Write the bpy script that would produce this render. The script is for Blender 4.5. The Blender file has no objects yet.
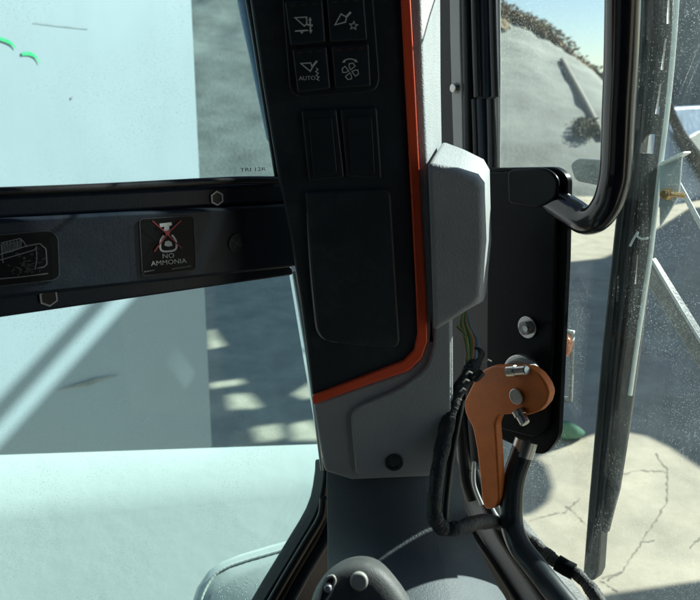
import bpy, bmesh, math, random
from mathutils import Vector, Matrix
from mathutils.geometry import tessellate_polygon
R = math.radians
random.seed(7)
SC = bpy.context.scene
COL = SC.collection
EYE = Vector((0.0, 0.0, 1.8))
PITCH = R(16.0)

# ------------------------------------------------------------------ camera
cam_data = bpy.data.cameras.new('camera')
cam = bpy.data.objects.new('camera', cam_data)
COL.objects.link(cam)
cam.location = EYE
cam.rotation_euler = (R(90) - PITCH, 0, 0)
cam_data.sensor_width = 36
cam_data.lens = 36
cam_data.dof.use_dof = True
cam_data.dof.focus_distance = 0.62
cam_data.dof.aperture_fstop = 14
cam_data.clip_start = 0.01
cam_data.clip_end = 2000
SC.camera = cam

# ------------------------------------------------------------------ sky, sun, exposure
SUN_EL = R(31)
SH = Vector((0.86, 0.51, 0)).normalized()
SUN = Vector((SH.x * math.cos(SUN_EL), SH.y * math.cos(SUN_EL), math.sin(SUN_EL)))
w = bpy.data.worlds.new('World')
SC.world = w
w.use_nodes = True
nt = w.node_tree
sky = nt.nodes.new('ShaderNodeTexSky')
sky.sky_type = 'NISHITA'
sky.sun_disc = False
sky.dust_density = 0.3
sky.ozone_density = 1.3
sky.sun_elevation = SUN_EL
sky.sun_rotation = math.atan2(SH.x, SH.y)
nt.links.new(sky.outputs[0], nt.nodes['Background'].inputs[0])
nt.nodes['Background'].inputs[1].default_value = 0.055
sd = bpy.data.lights.new('sun', 'SUN')
sd.energy = 5.0
sd.angle = R(0.5)
sd.color = (1.0, 0.95, 0.86)
so = bpy.data.objects.new('sun', sd)
COL.objects.link(so)
so.location = (20, 5, 20)
so.rotation_euler = SUN.to_track_quat('Z', 'Y').to_euler()
SC.view_settings.view_transform = 'Standard'
SC.view_settings.look = 'None'
SC.view_settings.gamma = 1
SC.view_settings.use_curve_mapping = False
SC.view_settings.exposure = 1.1
SC.cycles.transparent_max_bounces = 24
SC.cycles.max_bounces = 8

# ------------------------------------------------------------------ surveying: sight lines and planes
UP = Vector((0, math.sin(PITCH), math.cos(PITCH)))
FW = Vector((0, math.cos(PITCH), -math.sin(PITCH)))
RT = Vector((1, 0, 0))


def ray(x, y):
    return RT * ((x - 350) / 700) + UP * ((300 - y) / 700) + FW


class Plane:
    def __init__(s, p, n):
        s.p = p
        s.n = n.normalized()

    def off(s, d):
        return Plane(s.p + s.n * d, s.n)

    def at(s, x, y):
        d = ray(x, y)
        t = (s.p - EYE).dot(s.n) / d.dot(s.n)
        return EYE + d * t


def at(x, y, q):
    if isinstance(q, Plane):
        return q.at(x, y)
    return EYE + ray(x, y) * q


def depth(x, y, pl):
    return (pl.at(x, y) - EYE).dot(FW)


def vplane(x, y, d, ang):
    """upright plane through a sighted point; ang = heading of its rightward run"""
    u = Vector((math.cos(R(ang)), math.sin(R(ang)), 0))
    return Plane(at(x, y, d), Vector((u.y, -u.x, 0)))


GROUND = Plane(Vector((0, 0, 0)), Vector((0, 0, 1)))
SIDE = vplane(280, 230, 0.63, 38)          # side window of the cab
BAR = SIDE.off(0.016)
PANEL = vplane(345, 230, 0.55, 0)          # face of the pillar
DOOR = vplane(500, 300, 0.71, -52)         # front door of the cab

# ------------------------------------------------------------------ materials


def mat(name, color, rough=0.5, metal=0.0, bump=0.0, bscale=600, var=0.12, vscale=14, spec=0.5, dust=0.0, dcol=(0.42, 0.4, 0.34), coat=0.0):
    m = bpy.data.materials.new(name)
    m.use_nodes = True
    t = m.node_tree
    N = t.nodes
    L = t.links
    b = N['Principled BSDF']
    b.inputs['Roughness'].default_value = rough
    b.inputs['Metallic'].default_value = metal
    b.inputs['Specular IOR Level'].default_value = spec
    if coat:
        b.inputs['Coat Weight'].default_value = coat
        b.inputs['Coat Roughness'].default_value = 0.08
    tc = N.new('ShaderNodeTexCoord')
    n1 = N.new('ShaderNodeTexNoise')
    n1.inputs['Scale'].default_value = vscale
    n1.inputs['Detail'].default_value = 8
    n1.inputs['Roughness'].default_value = 0.65
    L.new(tc.outputs['Object'], n1.inputs['Vector'])
    cr = N.new('ShaderNodeMapRange')
    cr.inputs['From Min'].default_value = 0.3
    cr.inputs['From Max'].default_value = 0.7
    cr.inputs['To Min'].default_value = 1 - var
    cr.inputs['To Max'].default_value = 1 + var
    L.new(n1.outputs['Fac'], cr.inputs['Value'])
    mul = N.new('ShaderNodeVectorMath')
    mul.operation = 'SCALE'
    mul.inputs[0].default_value = color[:3]
    L.new(cr.outputs[0], mul.inputs['Scale'])
    outc = mul.outputs[0]
    rr = N.new('ShaderNodeMapRange')
    rr.inputs['From Min'].default_value = 0.3
    rr.inputs['From Max'].default_value = 0.7
    rr.inputs['To Min'].default_value = max(0.02, rough - 0.08)
    rr.inputs['To Max'].default_value = min(1, rough + 0.1)
    L.new(n1.outputs['Fac'], rr.inputs['Value'])
    L.new(rr.outputs[0], b.inputs['Roughness'])
    if dust > 0:
        n2 = N.new('ShaderNodeTexNoise')
        n2.inputs['Scale'].default_value = 40
        n2.inputs['Detail'].default_value = 10
        n2.inputs['Roughness'].default_value = 0.75
        L.new(tc.outputs['Object'], n2.inputs['Vector'])
        r2 = N.new('ShaderNodeMapRange')
        r2.inputs['From Min'].default_value = 0.52
        r2.inputs['From Max'].default_value = 0.75
        r2.inputs['To Max'].default_value = dust
        L.new(n2.outputs['Fac'], r2.inputs['Value'])
        mx = N.new('ShaderNodeMix')
        mx.data_type = 'RGBA'
        L.new(r2.outputs[0], mx.inputs[0])
        L.new(outc, mx.inputs[6])
        mx.inputs[7].default_value = (*dcol, 1)
        outc = mx.outputs[2]
    L.new(outc, b.inputs['Base Color'])
    if bump > 0:
        n3 = N.new('ShaderNodeTexNoise')
        n3.inputs['Scale'].default_value = bscale
        n3.inputs['Detail'].default_value = 3
        L.new(tc.outputs['Object'], n3.inputs['Vector'])
        bp = N.new('ShaderNodeBump')
        bp.inputs['Strength'].default_value = bump
        bp.inputs['Distance'].default_value = 0.6 / bscale
        L.new(n3.outputs['Fac'], bp.inputs['Height'])
        L.new(bp.outputs[0], b.inputs['Normal'])
    return m


def glass_mat(name, tint, veil, speck, vscale, film=(0.62, 0.68, 0.66)):
    """a pane with a dusty film, specks and wipe marks; clear where clean"""
    m = bpy.data.materials.new(name)
    m.use_nodes = True
    t = m.node_tree
    N = t.nodes
    L = t.links
    N.remove(N['Principled BSDF'])
    out = N['Material Output']
    tr = N.new('ShaderNodeBsdfTransparent')
    tr.inputs[0].default_value = (*tint, 1)
    gl = N.new('ShaderNodeBsdfGlossy')
    gl.inputs['Roughness'].default_value = 0.03
    fr = N.new('ShaderNodeFresnel')
    fr.inputs['IOR'].default_value = 1.22
    m1 = N.new('ShaderNodeMixShader')
    L.new(fr.outputs[0], m1.inputs[0])
    L.new(tr.outputs[0], m1.inputs[1])
    L.new(gl.outputs[0], m1.inputs[2])
    df = N.new('ShaderNodeBsdfDiffuse')
    df.inputs[0].default_value = (*film, 1)
    tl = N.new('ShaderNodeBsdfTranslucent')
    tl.inputs[0].default_value = (*film, 1)
    m2 = N.new('ShaderNodeMixShader')
    m2.inputs[0].default_value = 0.55
    L.new(df.outputs[0], m2.inputs[1])
    L.new(tl.outputs[0], m2.inputs[2])
    tc = N.new('ShaderNodeTexCoord')

    def voro(scale, lim, amt):
        v = N.new('ShaderNodeTexVoronoi')
        v.inputs['Scale'].default_value = scale
        L.new(tc.outputs['Object'], v.inputs['Vector'])
        sz = N.new('ShaderNodeSeparateColor')
        L.new(v.outputs['Color'], sz.inputs[0])
        pw = N.new('ShaderNodeMath')
        pw.operation = 'POWER'
        L.new(sz.outputs[0], pw.inputs[0])
        pw.inputs[1].default_value = 5
        ml = N.new('ShaderNodeMath')
        ml.operation = 'MULTIPLY'
        L.new(pw.outputs[0], ml.inputs[0])
        ml.inputs[1].default_value = lim
        df_ = N.new('ShaderNodeMath')
        df_.operation = 'SUBTRACT'
        L.new(ml.outputs[0], df_.inputs[0])
        L.new(v.outputs['Distance'], df_.inputs[1])
        mr = N.new('ShaderNodeMapRange')
        mr.inputs['From Min'].default_value = 0
        mr.inputs['From Max'].default_value = 0.12
        mr.inputs['To Max'].default_value = amt
        L.new(df_.outputs[0], mr.inputs['Value'])
        return mr.outputs[0]
    n = N.new('ShaderNodeTexNoise')
    n.inputs['Scale'].default_value = vscale
    n.inputs['Detail'].default_value = 9
    n.inputs['Roughness'].default_value = 0.7
    n.inputs['Distortion'].default_value = 0.6
    L.new(tc.outputs['Object'], n.inputs['Vector'])
    mr = N.new('ShaderNodeMapRange')
    mr.inputs['From Min'].default_value = 0.3
    mr.inputs['From Max'].default_value = 0.75
    mr.inputs['To Min'].default_value = veil * 0.55
    mr.inputs['To Max'].default_value = veil * 1.7
    L.new(n.outputs['Fac'], mr.inputs['Value'])
    # wipe streaks
    mp = N.new('ShaderNodeMapping')
    mp.inputs['Scale'].default_value = (90, 90, 9)
    mp.inputs['Rotation'].default_value = (0.0, 0.5, 0.3)
    L.new(tc.outputs['Object'], mp.inputs['Vector'])
    ns = N.new('ShaderNodeTexNoise')
    ns.inputs['Scale'].default_value = 1.0
    ns.inputs['Detail'].default_value = 4
    L.new(mp.outputs[0], ns.inputs['Vector'])
    ms = N.new('ShaderNodeMapRange')
    ms.inputs['From Min'].default_value = 0.5
    ms.inputs['From Max'].default_value = 0.8
    ms.inputs['To Max'].default_value = veil * 1.8
    L.new(ns.outputs['Fac'], ms.inputs['Value'])
    acc = mr.outputs[0]
    # specks are thick in some zones and thin in others
    nz = N.new('ShaderNodeTexNoise')
    nz.inputs['Scale'].default_value = 11
    nz.inputs['Detail'].default_value = 4
    L.new(tc.outputs['Object'], nz.inputs['Vector'])
    zr = N.new('ShaderNodeMapRange')
    zr.inputs['From Min'].default_value = 0.40
    zr.inputs['From Max'].default_value = 0.66
    zr.inputs['To Min'].default_value = 0.06
    zr.inputs['To Max'].default_value = 1.5
    L.new(nz.outputs['Fac'], zr.inputs['Value'])
    sp = None
    for o in (voro(1100, 0.62, speck), voro(560, 0.40, speck * 0.8), voro(230, 0.22, speck * 0.5)):
        if sp is None:
            sp = o
        else:
            a_ = N.new('ShaderNodeMath')
            L.new(sp, a_.inputs[0])
            L.new(o, a_.inputs[1])
            sp = a_.outputs[0]
    zm = N.new('ShaderNodeMath')
    zm.operation = 'MULTIPLY'
    L.new(sp, zm.inputs[0])
    L.new(zr.outputs[0], zm.inputs[1])
    for o in (ms.outputs[0], zm.outputs[0]):
        ad = N.new('ShaderNodeMath')
        ad.operation = 'ADD'
        L.new(acc, ad.inputs[0])
        L.new(o, ad.inputs[1])
        acc = ad.outputs[0]
    cl = N.new('ShaderNodeClamp')
    cl.inputs['Max'].default_value = 0.85
    L.new(acc, cl.inputs[0])
    m3 = N.new('ShaderNodeMixShader')
    L.new(cl.outputs[0], m3.inputs[0])
    L.new(m1.outputs[0], m3.inputs[1])
    L.new(m2.outputs[0], m3.inputs[2])
    L.new(m3.outputs[0], out.inputs[0])
    return m


M = dict(
    black=mat('black moulded plastic', (0.020, 0.029, 0.036), 0.48, bump=0.25, bscale=900, var=0.3, dust=0.07),
    blackgloss=mat('black painted steel', (0.005, 0.007, 0.009), 0.34, var=0.3, dust=0.02, spec=0.10),
    tube=mat('glossy black powder coat', (0.008, 0.010, 0.013), 0.2, var=0.3, dust=0.03, coat=0.6),
    button=mat('black switch plastic', (0.017, 0.025, 0.031), 0.42, bump=0.15, bscale=1200, var=0.2),
    rubber=mat('black rubber', (0.008, 0.011, 0.013), 0.4, bump=0.1, bscale=400, var=0.3, dust=0.015),
    rail=mat('dark blue black steel', (0.014, 0.025, 0.040), 0.42, spec=0.3, bump=0.1, bscale=500, var=0.3, dust=0.03),
    grey=mat('grey textured plastic', (0.335, 0.36, 0.37), 0.6, bump=0.8, bscale=750, var=0.10, dust=0.12),
    base=mat('dark grey textured plastic', (0.085, 0.105, 0.118), 0.62, bump=0.7, bscale=700, var=0.08, dust=0.06),
    red=mat('red orange trim', (0.85, 0.095, 0.028), 0.4, var=0.06, dust=0.04),
    orange=mat('orange painted steel', (0.70, 0.170, 0.022), 0.42, bump=0.10, bscale=420, var=0.16, vscale=45, dust=0.3, dcol=(0.30, 0.12, 0.05)),
    steel=mat('zinc plated steel', (0.55, 0.55, 0.53), 0.32, 1.0, bump=0.1, bscale=500, var=0.2),
    dulls=mat('dusty grey steel', (0.26, 0.27, 0.27), 0.5, 0.3, bump=0.4, bscale=300, var=0.4, dust=0.6),
    strip=mat('grey painted frame', (0.36, 0.38, 0.38), 0.5, var=0.1, dust=0.15),
    brass=mat('brass bolt', (0.55, 0.33, 0.12), 0.35, 0.8, var=0.3),
    print=mat('white print', (0.62, 0.66, 0.64), 0.6, var=0.05),
    dimprint=mat('dim grey print', (0.24, 0.27, 0.28), 0.6, var=0.2),
    faint=mat('faint worn print', (0.06, 0.07, 0.075), 0.6, var=0.5, vscale=200),
    indicator=mat('unlit indicator lens', (0.050, 0.050, 0.054), 0.3),
    rindicator=mat('unlit red indicator lens', (0.09, 0.030, 0.030), 0.3),
    redprint=mat('dull red print', (0.30, 0.025, 0.03), 0.6),
    sticker=mat('black vinyl sticker', (0.005, 0.007, 0.009), 0.4, var=0.2, spec=0.15),
    white=mat('white machine paint', (0.62, 0.65, 0.60), 0.22, bump=0.04, bscale=40, var=0.03, vscale=5, dust=0.05, coat=0.3),
    panelwhite=mat('white wall sheet', (0.36, 0.405, 0.44), 0.5, var=0.035, vscale=2.2, dust=0.04, dcol=(0.5, 0.5, 0.46)),
    green=mat('green mark tone', (0.02, 0.55, 0.20), 0.5),
    concrete=mat('worn concrete', (0.445, 0.39, 0.295), 0.9, bump=0.2, bscale=110, var=0.3, vscale=3.2, dust=0.8, dcol=(0.37, 0.315, 0.23)),
    crack=mat('dark crack in concrete', (0.20, 0.175, 0.135), 0.95, var=0.3),
    gravel=mat('pale gravel', (0.235, 0.245, 0.215), 0.95, bump=0.35, bscale=16, var=0.42, vscale=0.8, dust=0.6, dcol=(0.20, 0.205, 0.175)),
    earth=mat('brown earth', (0.25, 0.185, 0.105), 0.95, bump=0.9, bscale=5, var=0.4, vscale=1.6),
    binblue=mat('pale blue steel', (0.36, 0.48, 0.66), 0.5, bump=0.2, bscale=6, var=0.18, vscale=1.3, dust=0.4, dcol=(0.65, 0.66, 0.64)),
    alu=mat('aluminium strip', (0.60, 0.63, 0.62), 0.35, 0.3, var=0.2, dust=0.2),
    armsteel=mat('dusty dark wiper steel', (0.035, 0.035, 0.034), 0.55, bump=0.4, bscale=300, var=0.5, dust=0.25, dcol=(0.14, 0.13, 0.115)),
    railpaint=mat('worn dark grey enamel', (0.022, 0.030, 0.036), 0.3, var=0.35, dust=0.08),
    rustpipe=mat('weathered pipe', (0.22, 0.20, 0.16), 0.7, var=0.3, dust=0.3),
    tape=mat('black cloth loom tape', (0.014, 0.017, 0.019), 0.62, bump=0.7, bscale=260, var=0.3, vscale=80, dust=0.05),
    stone=mat('tan grey stone', (0.20, 0.185, 0.155), 0.95, var=0.5, vscale=2.0),
    plate=mat('grey galvanised bracket', (0.42, 0.47, 0.50), 0.4, 0.4, var=0.2, dust=0.2),
    leaf=mat('dark scrub leaves', (0.045, 0.055, 0.035), 0.8, var=0.4),
    tarp=mat('green tarpaulin', (0.075, 0.21, 0.135), 0.6, bump=0.3, bscale=30, var=0.15),
    knob=mat('grey grip rubber', (0.075, 0.080, 0.080), 0.55, bump=0.6, bscale=1400, var=0.25, vscale=60, dust=0.25),
    knobbtn=mat('pale button plastic', (0.42, 0.42, 0.38), 0.5, var=0.1),
    castsheet=mat('shade caster sheet', (0.3, 0.28, 0.25), 0.8),
    wyel=mat('yellow green wire', (0.30, 0.33, 0.13), 0.45), wor=mat('orange wire', (0.50, 0.22, 0.08), 0.45),
    wblue=mat('grey blue wire', (0.16, 0.25, 0.32), 0.45), wgrn=mat('green wire', (0.07, 0.17, 0.06), 0.45),
    bluestreak=mat('blue grey reflection tone', (0.10, 0.19, 0.30), 0.4, var=0.3, dust=0.2),
    sideglass=glass_mat('tinted side glass', (0.80, 0.955, 0.970), 0.014, 0.20, 16, (0.55, 0.72, 0.70)),
    doorglass=glass_mat('dusty door glass', (0.90, 0.975, 0.975), 0.012, 0.20, 20, (0.58, 0.66, 0.66)),
)

# ------------------------------------------------------------------ object helpers


def info(o, label=None, cat=None, group=None, kind=None):
    if label:
        o['label'] = label
    if cat:
        o['category'] = cat
    if group:
        o['group'] = group
    if kind:
        o['kind'] = kind
    return o


WLOC = {}


def thing(name, loc, label, cat, group=None):
    o = bpy.data.objects.new(name, None)
    o.empty_display_size = 0.05
    COL.objects.link(o)
    o.location = loc
    WLOC[o.name] = Vector(loc)
    return info(o, label, cat, group)


def obj(name, bm, m, parent=None, bevel=0.0, seg=3, sub=0, solid=0.0, sharp=35, label=None):
    bmesh.ops.remove_doubles(bm, verts=bm.verts, dist=1e-6)
    bmesh.ops.recalc_face_normals(bm, faces=bm.faces)
    me = bpy.data.meshes.new(name)
    for f in bm.faces:
        f.smooth = True
    vs = [v.co for v in bm.verts]
    lo = Vector((min(v.x for v in vs), min(v.y for v in vs), min(v.z for v in vs)))
    hi = Vector((max(v.x for v in vs), max(v.y for v in vs), max(v.z for v in vs)))
    org = Vector(((lo.x + hi.x) / 2, (lo.y + hi.y) / 2, lo.z))
    bmesh.ops.translate(bm, verts=bm.verts, vec=-org)
    bm.to_mesh(me)
    bm.free()
    me.materials.append(m)
    me.set_sharp_from_angle(angle=R(sharp))
    o = bpy.data.objects.new(name, me)
    COL.objects.link(o)
    WLOC[o.name] = org
    if parent:
        o.parent = parent
        o.location = org - WLOC[parent.name]
    else:
        o.location = org
    if solid:
        md = o.modifiers.new('thickness', 'SOLIDIFY')
        md.thickness = solid
        md.offset = 0
    if bevel:
        md = o.modifiers.new('edges', 'BEVEL')
        md.width = bevel
        md.segments = seg
        md.limit_method = 'ANGLE'
        md.angle_limit = R(38)
    if sub:
        md = o.modifiers.new('smooth', 'SUBSURF')
        md.levels = sub
        md.render_levels = sub
    if label:
        o['label'] = label
    return o


def NB():
    return bmesh.new()


def rnd(poly, r, n=5):
    """round the corners of a polygon; r one number or one per corner"""
    out = []
    N = len(poly)
    for i in range(N):
        p = Vector(poly[i])
        a = Vector(poly[i - 1])
        b = Vector(poly[(i + 1) % N])
        q = r[i] if isinstance(r, (list, tuple)) else r
        if q <= 0:
            out.append(tuple(p))
            continue
        da = (a - p)
        db = (b - p)
        k = min(q, da.length * 0.45, db.length * 0.45)
        s = p + da.normalized() * k
        e = p + db.normalized() * k
        for j in range(n + 1):
            t = j / n
            out.append(tuple(s * (1 - t) ** 2 + p * 2 * t * (1 - t) + e * t * t))
    return out


def loft(bm, rings, caps=True, closed=True):
    vv = [[bm.verts.new(p) for p in r] for r in rings]
    n = len(vv[0])
    for a, b in zip(vv, vv[1:]):
        for i in range(n if closed else n - 1):
            j = (i + 1) % n
            try:
                bm.faces.new((a[i], a[j], b[j], b[i]))
            except ValueError:
                pass
    if caps:
        bm.faces.new(vv[0][::-1])
        bm.faces.new(vv[-1])
    return bm


def slab(poly, pl, thick, bm=None):
    """polygon sighted on a plane, given a real thickness away from the eye"""
    bm = bm or NB()
    f = [at(x, y, pl) for x, y in poly]
    return loft(bm, [f, [p - pl.n * thick for p in f]])


def catmull(pts, n=8):
    out = []
    P = [pts[0]] + list(pts) + [pts[-1]]
    for i in range(1, len(P) - 2):
        a, b, c, d = P[i - 1], P[i], P[i + 1], P[i + 2]
        for j in range(n):
            t = j / n
            out.append(tuple(0.5 * ((2 * b[k]) + (-a[k] + c[k]) * t + (2 * a[k] - 5 * b[k] + 4 * c[k] - d[k]) * t * t + (-a[k] + 3 * b[k] - 3 * c[k] + d[k]) * t ** 3) for k in range(len(b))))
    out.append(tuple(pts[-1]))
    return out


def sweep(bm, pts, rad, seg=16, wob=None):
    """a tube along world points; rad one number or one per point"""
    pts = [Vector(p) for p in pts]
    rings = []
    ref = None
    for i, p in enumerate(pts):
        a = pts[max(i - 1, 0)]
        b = pts[min(i + 1, len(pts) - 1)]
        t = (b - a).normalized()
        if ref is None:
            ref = t.orthogonal().normalized()
        ref = (ref - t * ref.dot(t)).normalized()
        s = t.cross(ref)
        r = rad[i] if isinstance(rad, (list, tuple)) else rad
        rings.append([p + (ref * math.cos(k * 2 * math.pi / seg) + s * math.sin(k * 2 * math.pi / seg)) * r for k in range(seg)])
    return loft(bm, rings)


def tube_px(pts, r, bm=None, n=8, seg=16):
    """tube through sighted points (x, y, distance along the view)"""
    bm = bm or NB()
    c = catmull([tuple(at(x, y, d)) for x, y, d in pts], n)
    return sweep(bm, c, r, seg)


def disc(x, y, r, pl, thick, n=24, bm=None, rot=0.0, r2=None):
    """a round (or n-sided) boss standing on a plane, true circle on that plane"""
    bm = bm or NB()
    c = at(x, y, pl)
    R_ = r * depth(x, y, pl) / 700
    u = pl.n.orthogonal().normalized()
    if abs(pl.n.z) < 0.9:
        u = Vector((-pl.n.y, pl.n.x, 0)).normalized()
    v = pl.n.cross(u)
    rings = []
    for q, h in ((R_, 0), (R_ if r2 is None else r2 * depth(x, y, pl) / 700, thick)):
        rings.append([c + (u * math.cos(rot + k * 2 * math.pi / n) + v * math.sin(rot + k * 2 * math.pi / n)) * q + pl.n * h for k in range(n)])
    return loft(bm, rings)


def ring(x, y, ro, ri, pl, thick, n=24, bm=None, rot=0.0):
    bm = bm or NB()
    c = at(x, y, pl)
    k_ = depth(x, y, pl) / 700
    u = Vector((-pl.n.y, pl.n.x, 0)).normalized()
    v = pl.n.cross(u)
    def rr(q, h):
        return [c + (u * math.cos(rot + k * 2 * math.pi / n) + v * math.sin(rot + k * 2 * math.pi / n)) * q * k_ + pl.n * h for k in range(n)]
    return loft(bm, [rr(ro, 0), rr(ro, thick), rr(ri, thick), rr(ri, 0), rr(ro, 0)], caps=False)


_lay = [0]


def stroke(bm, pts, wd, pl, closed=False, lift=0.0004):
    """a printed line: one mitred ribbon on a plane"""
    _lay[0] += 1
    q = pl.off(lift + (_lay[0] % 12) * 0.00004)
    P = [Vector(p) for p in pts]
    n = len(P)
    A = []
    B = []
    for i in range(n):
        if closed:
            a, b = P[i - 1], P[(i + 1) % n]
        else:
            a, b = P[max(i - 1, 0)], P[min(i + 1, n - 1)]
        d1 = (P[i] - a)
        d2 = (b - P[i])
        d1 = d1.normalized() if d1.length > 1e-6 else d2.normalized()
        d2 = d2.normalized() if d2.length > 1e-6 else d1
        n1 = Vector((-d1.y, d1.x))
        n2 = Vector((-d2.y, d2.x))
        m = (n1 + n2)
        m = m.normalized() if m.length > 1e-3 else n1
        k = (wd[i] if isinstance(wd, list) else wd) / 2 / max(0.45, m.dot(n1))
        A.append(bm.verts.new(at(*(P[i] + m * k), q)))
        B.append(bm.verts.new(at(*(P[i] - m * k), q)))
    for i in range(n if closed else n - 1):
        j = (i + 1) % n
        bm.faces.new((A[i], A[j], B[j], B[i]))
    return bm


def flat(bm, poly, pl, lift=0.0004):
    _lay[0] += 1
    q = pl.off(lift + (_lay[0] % 12) * 0.00004)
    bm.faces.new([bm.verts.new(at(x, y, q)) for x, y in poly])
    return bm


def text(bm, body, x, y, h, pl, slope=0.0, lift=0.0005, wide=1.0):
    """lettering centred at a sighted point, following a slope"""
    cu = bpy.data.curves.new('lettering', 'FONT')
    cu.body = body
    cu.align_x = 'CENTER'
    cu.align_y = 'CENTER'
    cu.resolution_u = 3
    ob = bpy.data.objects.new('lettering', cu)
    COL.objects.link(ob)
    dg = bpy.context.evaluated_depsgraph_get()
    dg.update()
    me = bpy.data.meshes.new_from_object(ob.evaluated_get(dg))
    q = pl.off(lift)
    s = h / 0.7
    cs, sn = math.cos(slope), math.sin(slope)
    vs = []
    for v in me.vertices:
        a, b = v.co.x * s * wide, -v.co.y * s
        vs.append(bm.verts.new(at(x + a * cs - b * sn, y + a * sn + b * cs, q)))
    for f in me.polygons:
        try:
            bm.faces.new([vs[i] for i in f.vertices])
        except ValueError:
            pass
    bpy.data.objects.remove(ob)
    bpy.data.meshes.remove(me)
    bpy.data.curves.remove(cu)
    return bm


def box(bm, lo, hi):
    p = [Vector((x, y, z)) for z in (lo[2], hi[2]) for x, y in ((lo[0], lo[1]), (hi[0], lo[1]), (hi[0], hi[1]), (lo[0], hi[1]))]
    return loft(bm, [p[:4], p[4:]])


def holed(outer, holes):
    """flat sheet with openings, corners already in 3D"""
    bm = NB()
    tri = tessellate_polygon([outer] + holes)
    vs = [bm.verts.new(p) for loop in [outer] + holes for p in loop]
    for t in tri:
        try:
            bm.faces.new([vs[i] for i in t])
        except ValueError:
            pass
    return bm


# ------------------------------------------------------------------ ground and banks
bm = NB()
g = 60
for i in range(2):
    pass
loft(bm, [[Vector((-400, -200, 0)), Vector((400, -200, 0)), Vector((400, 900, 0)), Vector((-400, 900, 0))]], caps=False) if False else None
bm.faces.new([bm.verts.new(p) for p in ((-400, -200, 0), (400, -200, 0), (400, 900, 0), (-400, 900, 0))])
info(obj('ground', bm, M['concrete']), 'pale worn concrete yard beyond the cab glass', 'ground', kind='structure')


def jag(pts, amp, n=5):
    out = []
    for a, b in zip(pts, pts[1:]):
        for j in range(n):
            t = j / n
            out.append((a[0] + (b[0] - a[0]) * t + random.uniform(-amp, amp), a[1] + (b[1] - a[1]) * t + random.uniform(-amp, amp) * 0.7))
    out.append(pts[-1])
    return out


bm = NB()
for pts, wd in (([(656, 454), (668, 471), (667, 502), (652, 526), (637, 550), (620, 574), (607, 580)], 2.6),
                ([(602, 578), (622, 572)], 2.0), ([(600, 580), (618, 592)], 2.0), ([(640, 542), (655, 541)], 1.5),
                ([(690, 548), (702, 536)], 2.0), ([(566, 506), (590, 528), (586, 545)], 1.7), ([(530, 520), (565, 512), (580, 498)], 1.6),
                ([(600, 480), (640, 470), (668, 472)], 1.2)):
    jp = jag(pts, 1.1, 12)
    stroke(bm, jp, [wd * random.choice((0.12, 0.25, 0.4, 0.55, 0.75)) for _ in jp], GROUND, lift=0.0015)
obj('pavement_crack', bm, M['crack'])
info(bpy.data.objects['pavement_crack'], 'branching dark cracks across the sunlit concrete', 'crack', kind='structure')

# the gravel bank: crest heights read along the skyline
CREST = [(-400, 3), (100, -8), (208, -18), (330, -20), (440, -14), (480, 2), (505, 14), (530, 24), (552, 40), (570, 60), (592, 74), (625, 88), (645, 92), (665, 40), (700, -25), (760, -50), (1500, -50)]
YC = 26.0
YB = 13.4


def crest_z(x):
    px = 350 + 700 * x / (YC * math.cos(PITCH))
    for a, b in zip(CREST, CREST[1:]):
        if a[0] <= px <= b[0]:
            y = a[1] + (b[1] - a[1]) * (px - a[0]) / (b[0] - a[0])
            d = ray(px, y)
            return EYE.z + d.z * YC / d.y
    return 0.5


bm = NB()
rows = []
NX = 190
for j in range(34):
    t = j / 33
    yy = YB + t * 17
    row = []
    for i in range(NX):
        x = -30 + 56 * i / (NX - 1)
        z = max(0.02, crest_z(x))
        prof = min(1, (yy - YB) / (YC - YB))
        rough = 0.10 * math.sin(x * 2.3 + yy * 1.1) * math.sin(x * 0.9 - yy * 1.7) + random.uniform(-0.06, 0.06)
        row.append(Vector((x + random.uniform(-.05, .05), yy, -0.05 + z * prof + rough * prof)))
    rows.append(row)
loft(bm, rows, caps=False, closed=False)
info(obj('gravel_bank', bm, M['gravel'], sharp=60), 'pale grey gravel bank rising behind the yard', 'bank', kind='structure')


def bank_hit(x, y, up=0.0):
    d = ray(x, y)
    t = 8.0
    while t < 40:
        p = EYE + d * t
        if YB <= p.y:
            q = min(1, (p.y - YB) / (YC - YB))
            if p.z <= max(0.02, crest_z(p.x)) * q + up - 0.05:
                return p
        t += 0.03
    return EYE + d * 19


bm = NB()
rows = [[], [], [], []]
for i in range(136):
    x = 2.5 + i * 0.055
    zc = crest_z(x)
    wd_ = 1.5 + 0.7 * math.sin(x * 1.7) + 0.5 * math.sin(x * 4.1 + 1) + random.uniform(-.25, .25)
    for k, (yy, up) in enumerate(((YC + 0.6, 0.02), (YC - 0.1, 0.16), (YC - wd_ * .55, 0.12), (YC - wd_, -0.03))):
        rows[k].append(Vector((x, yy, zc * min(1, (yy - YB) / (YC - YB)) + up + random.uniform(-.05, .05))))
loft(bm, rows, caps=False, closed=False)
info(obj('earth_crest', bm, M['earth'], sharp=180), 'brown earth band along the top of the gravel bank', 'earth', kind='structure')
# brown earth and dead grass along the crest
bm = NB()
for i in range(2600):
    x = random.uniform(4.2, 9.9)
    z = crest_z(x)
    if z < 0.3:
        continue
    s = random.uniform(0.04, 0.15)
    c = Vector((x, YC + random.uniform(-1.4, 0.25), z + random.uniform(-0.42, 0.02)))
    for k in range(3):
        a = random.uniform(0, 6.28)
        d1 = Vector((math.cos(a), math.sin(a), random.uniform(-.2, .5))) * s
        d2 = Vector((-math.sin(a), math.cos(a), random.uniform(0.0, .8))) * s * 0.7
        bm.faces.new([bm.verts.new(p) for p in (c, c + d1, c + d1 * 0.7 + d2, c + d2 * 0.6)])
info(obj('dry_grass', bm, M['earth']), 'brown earth and dry growth along the crest of the bank', 'scrub', kind='stuff')

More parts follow.
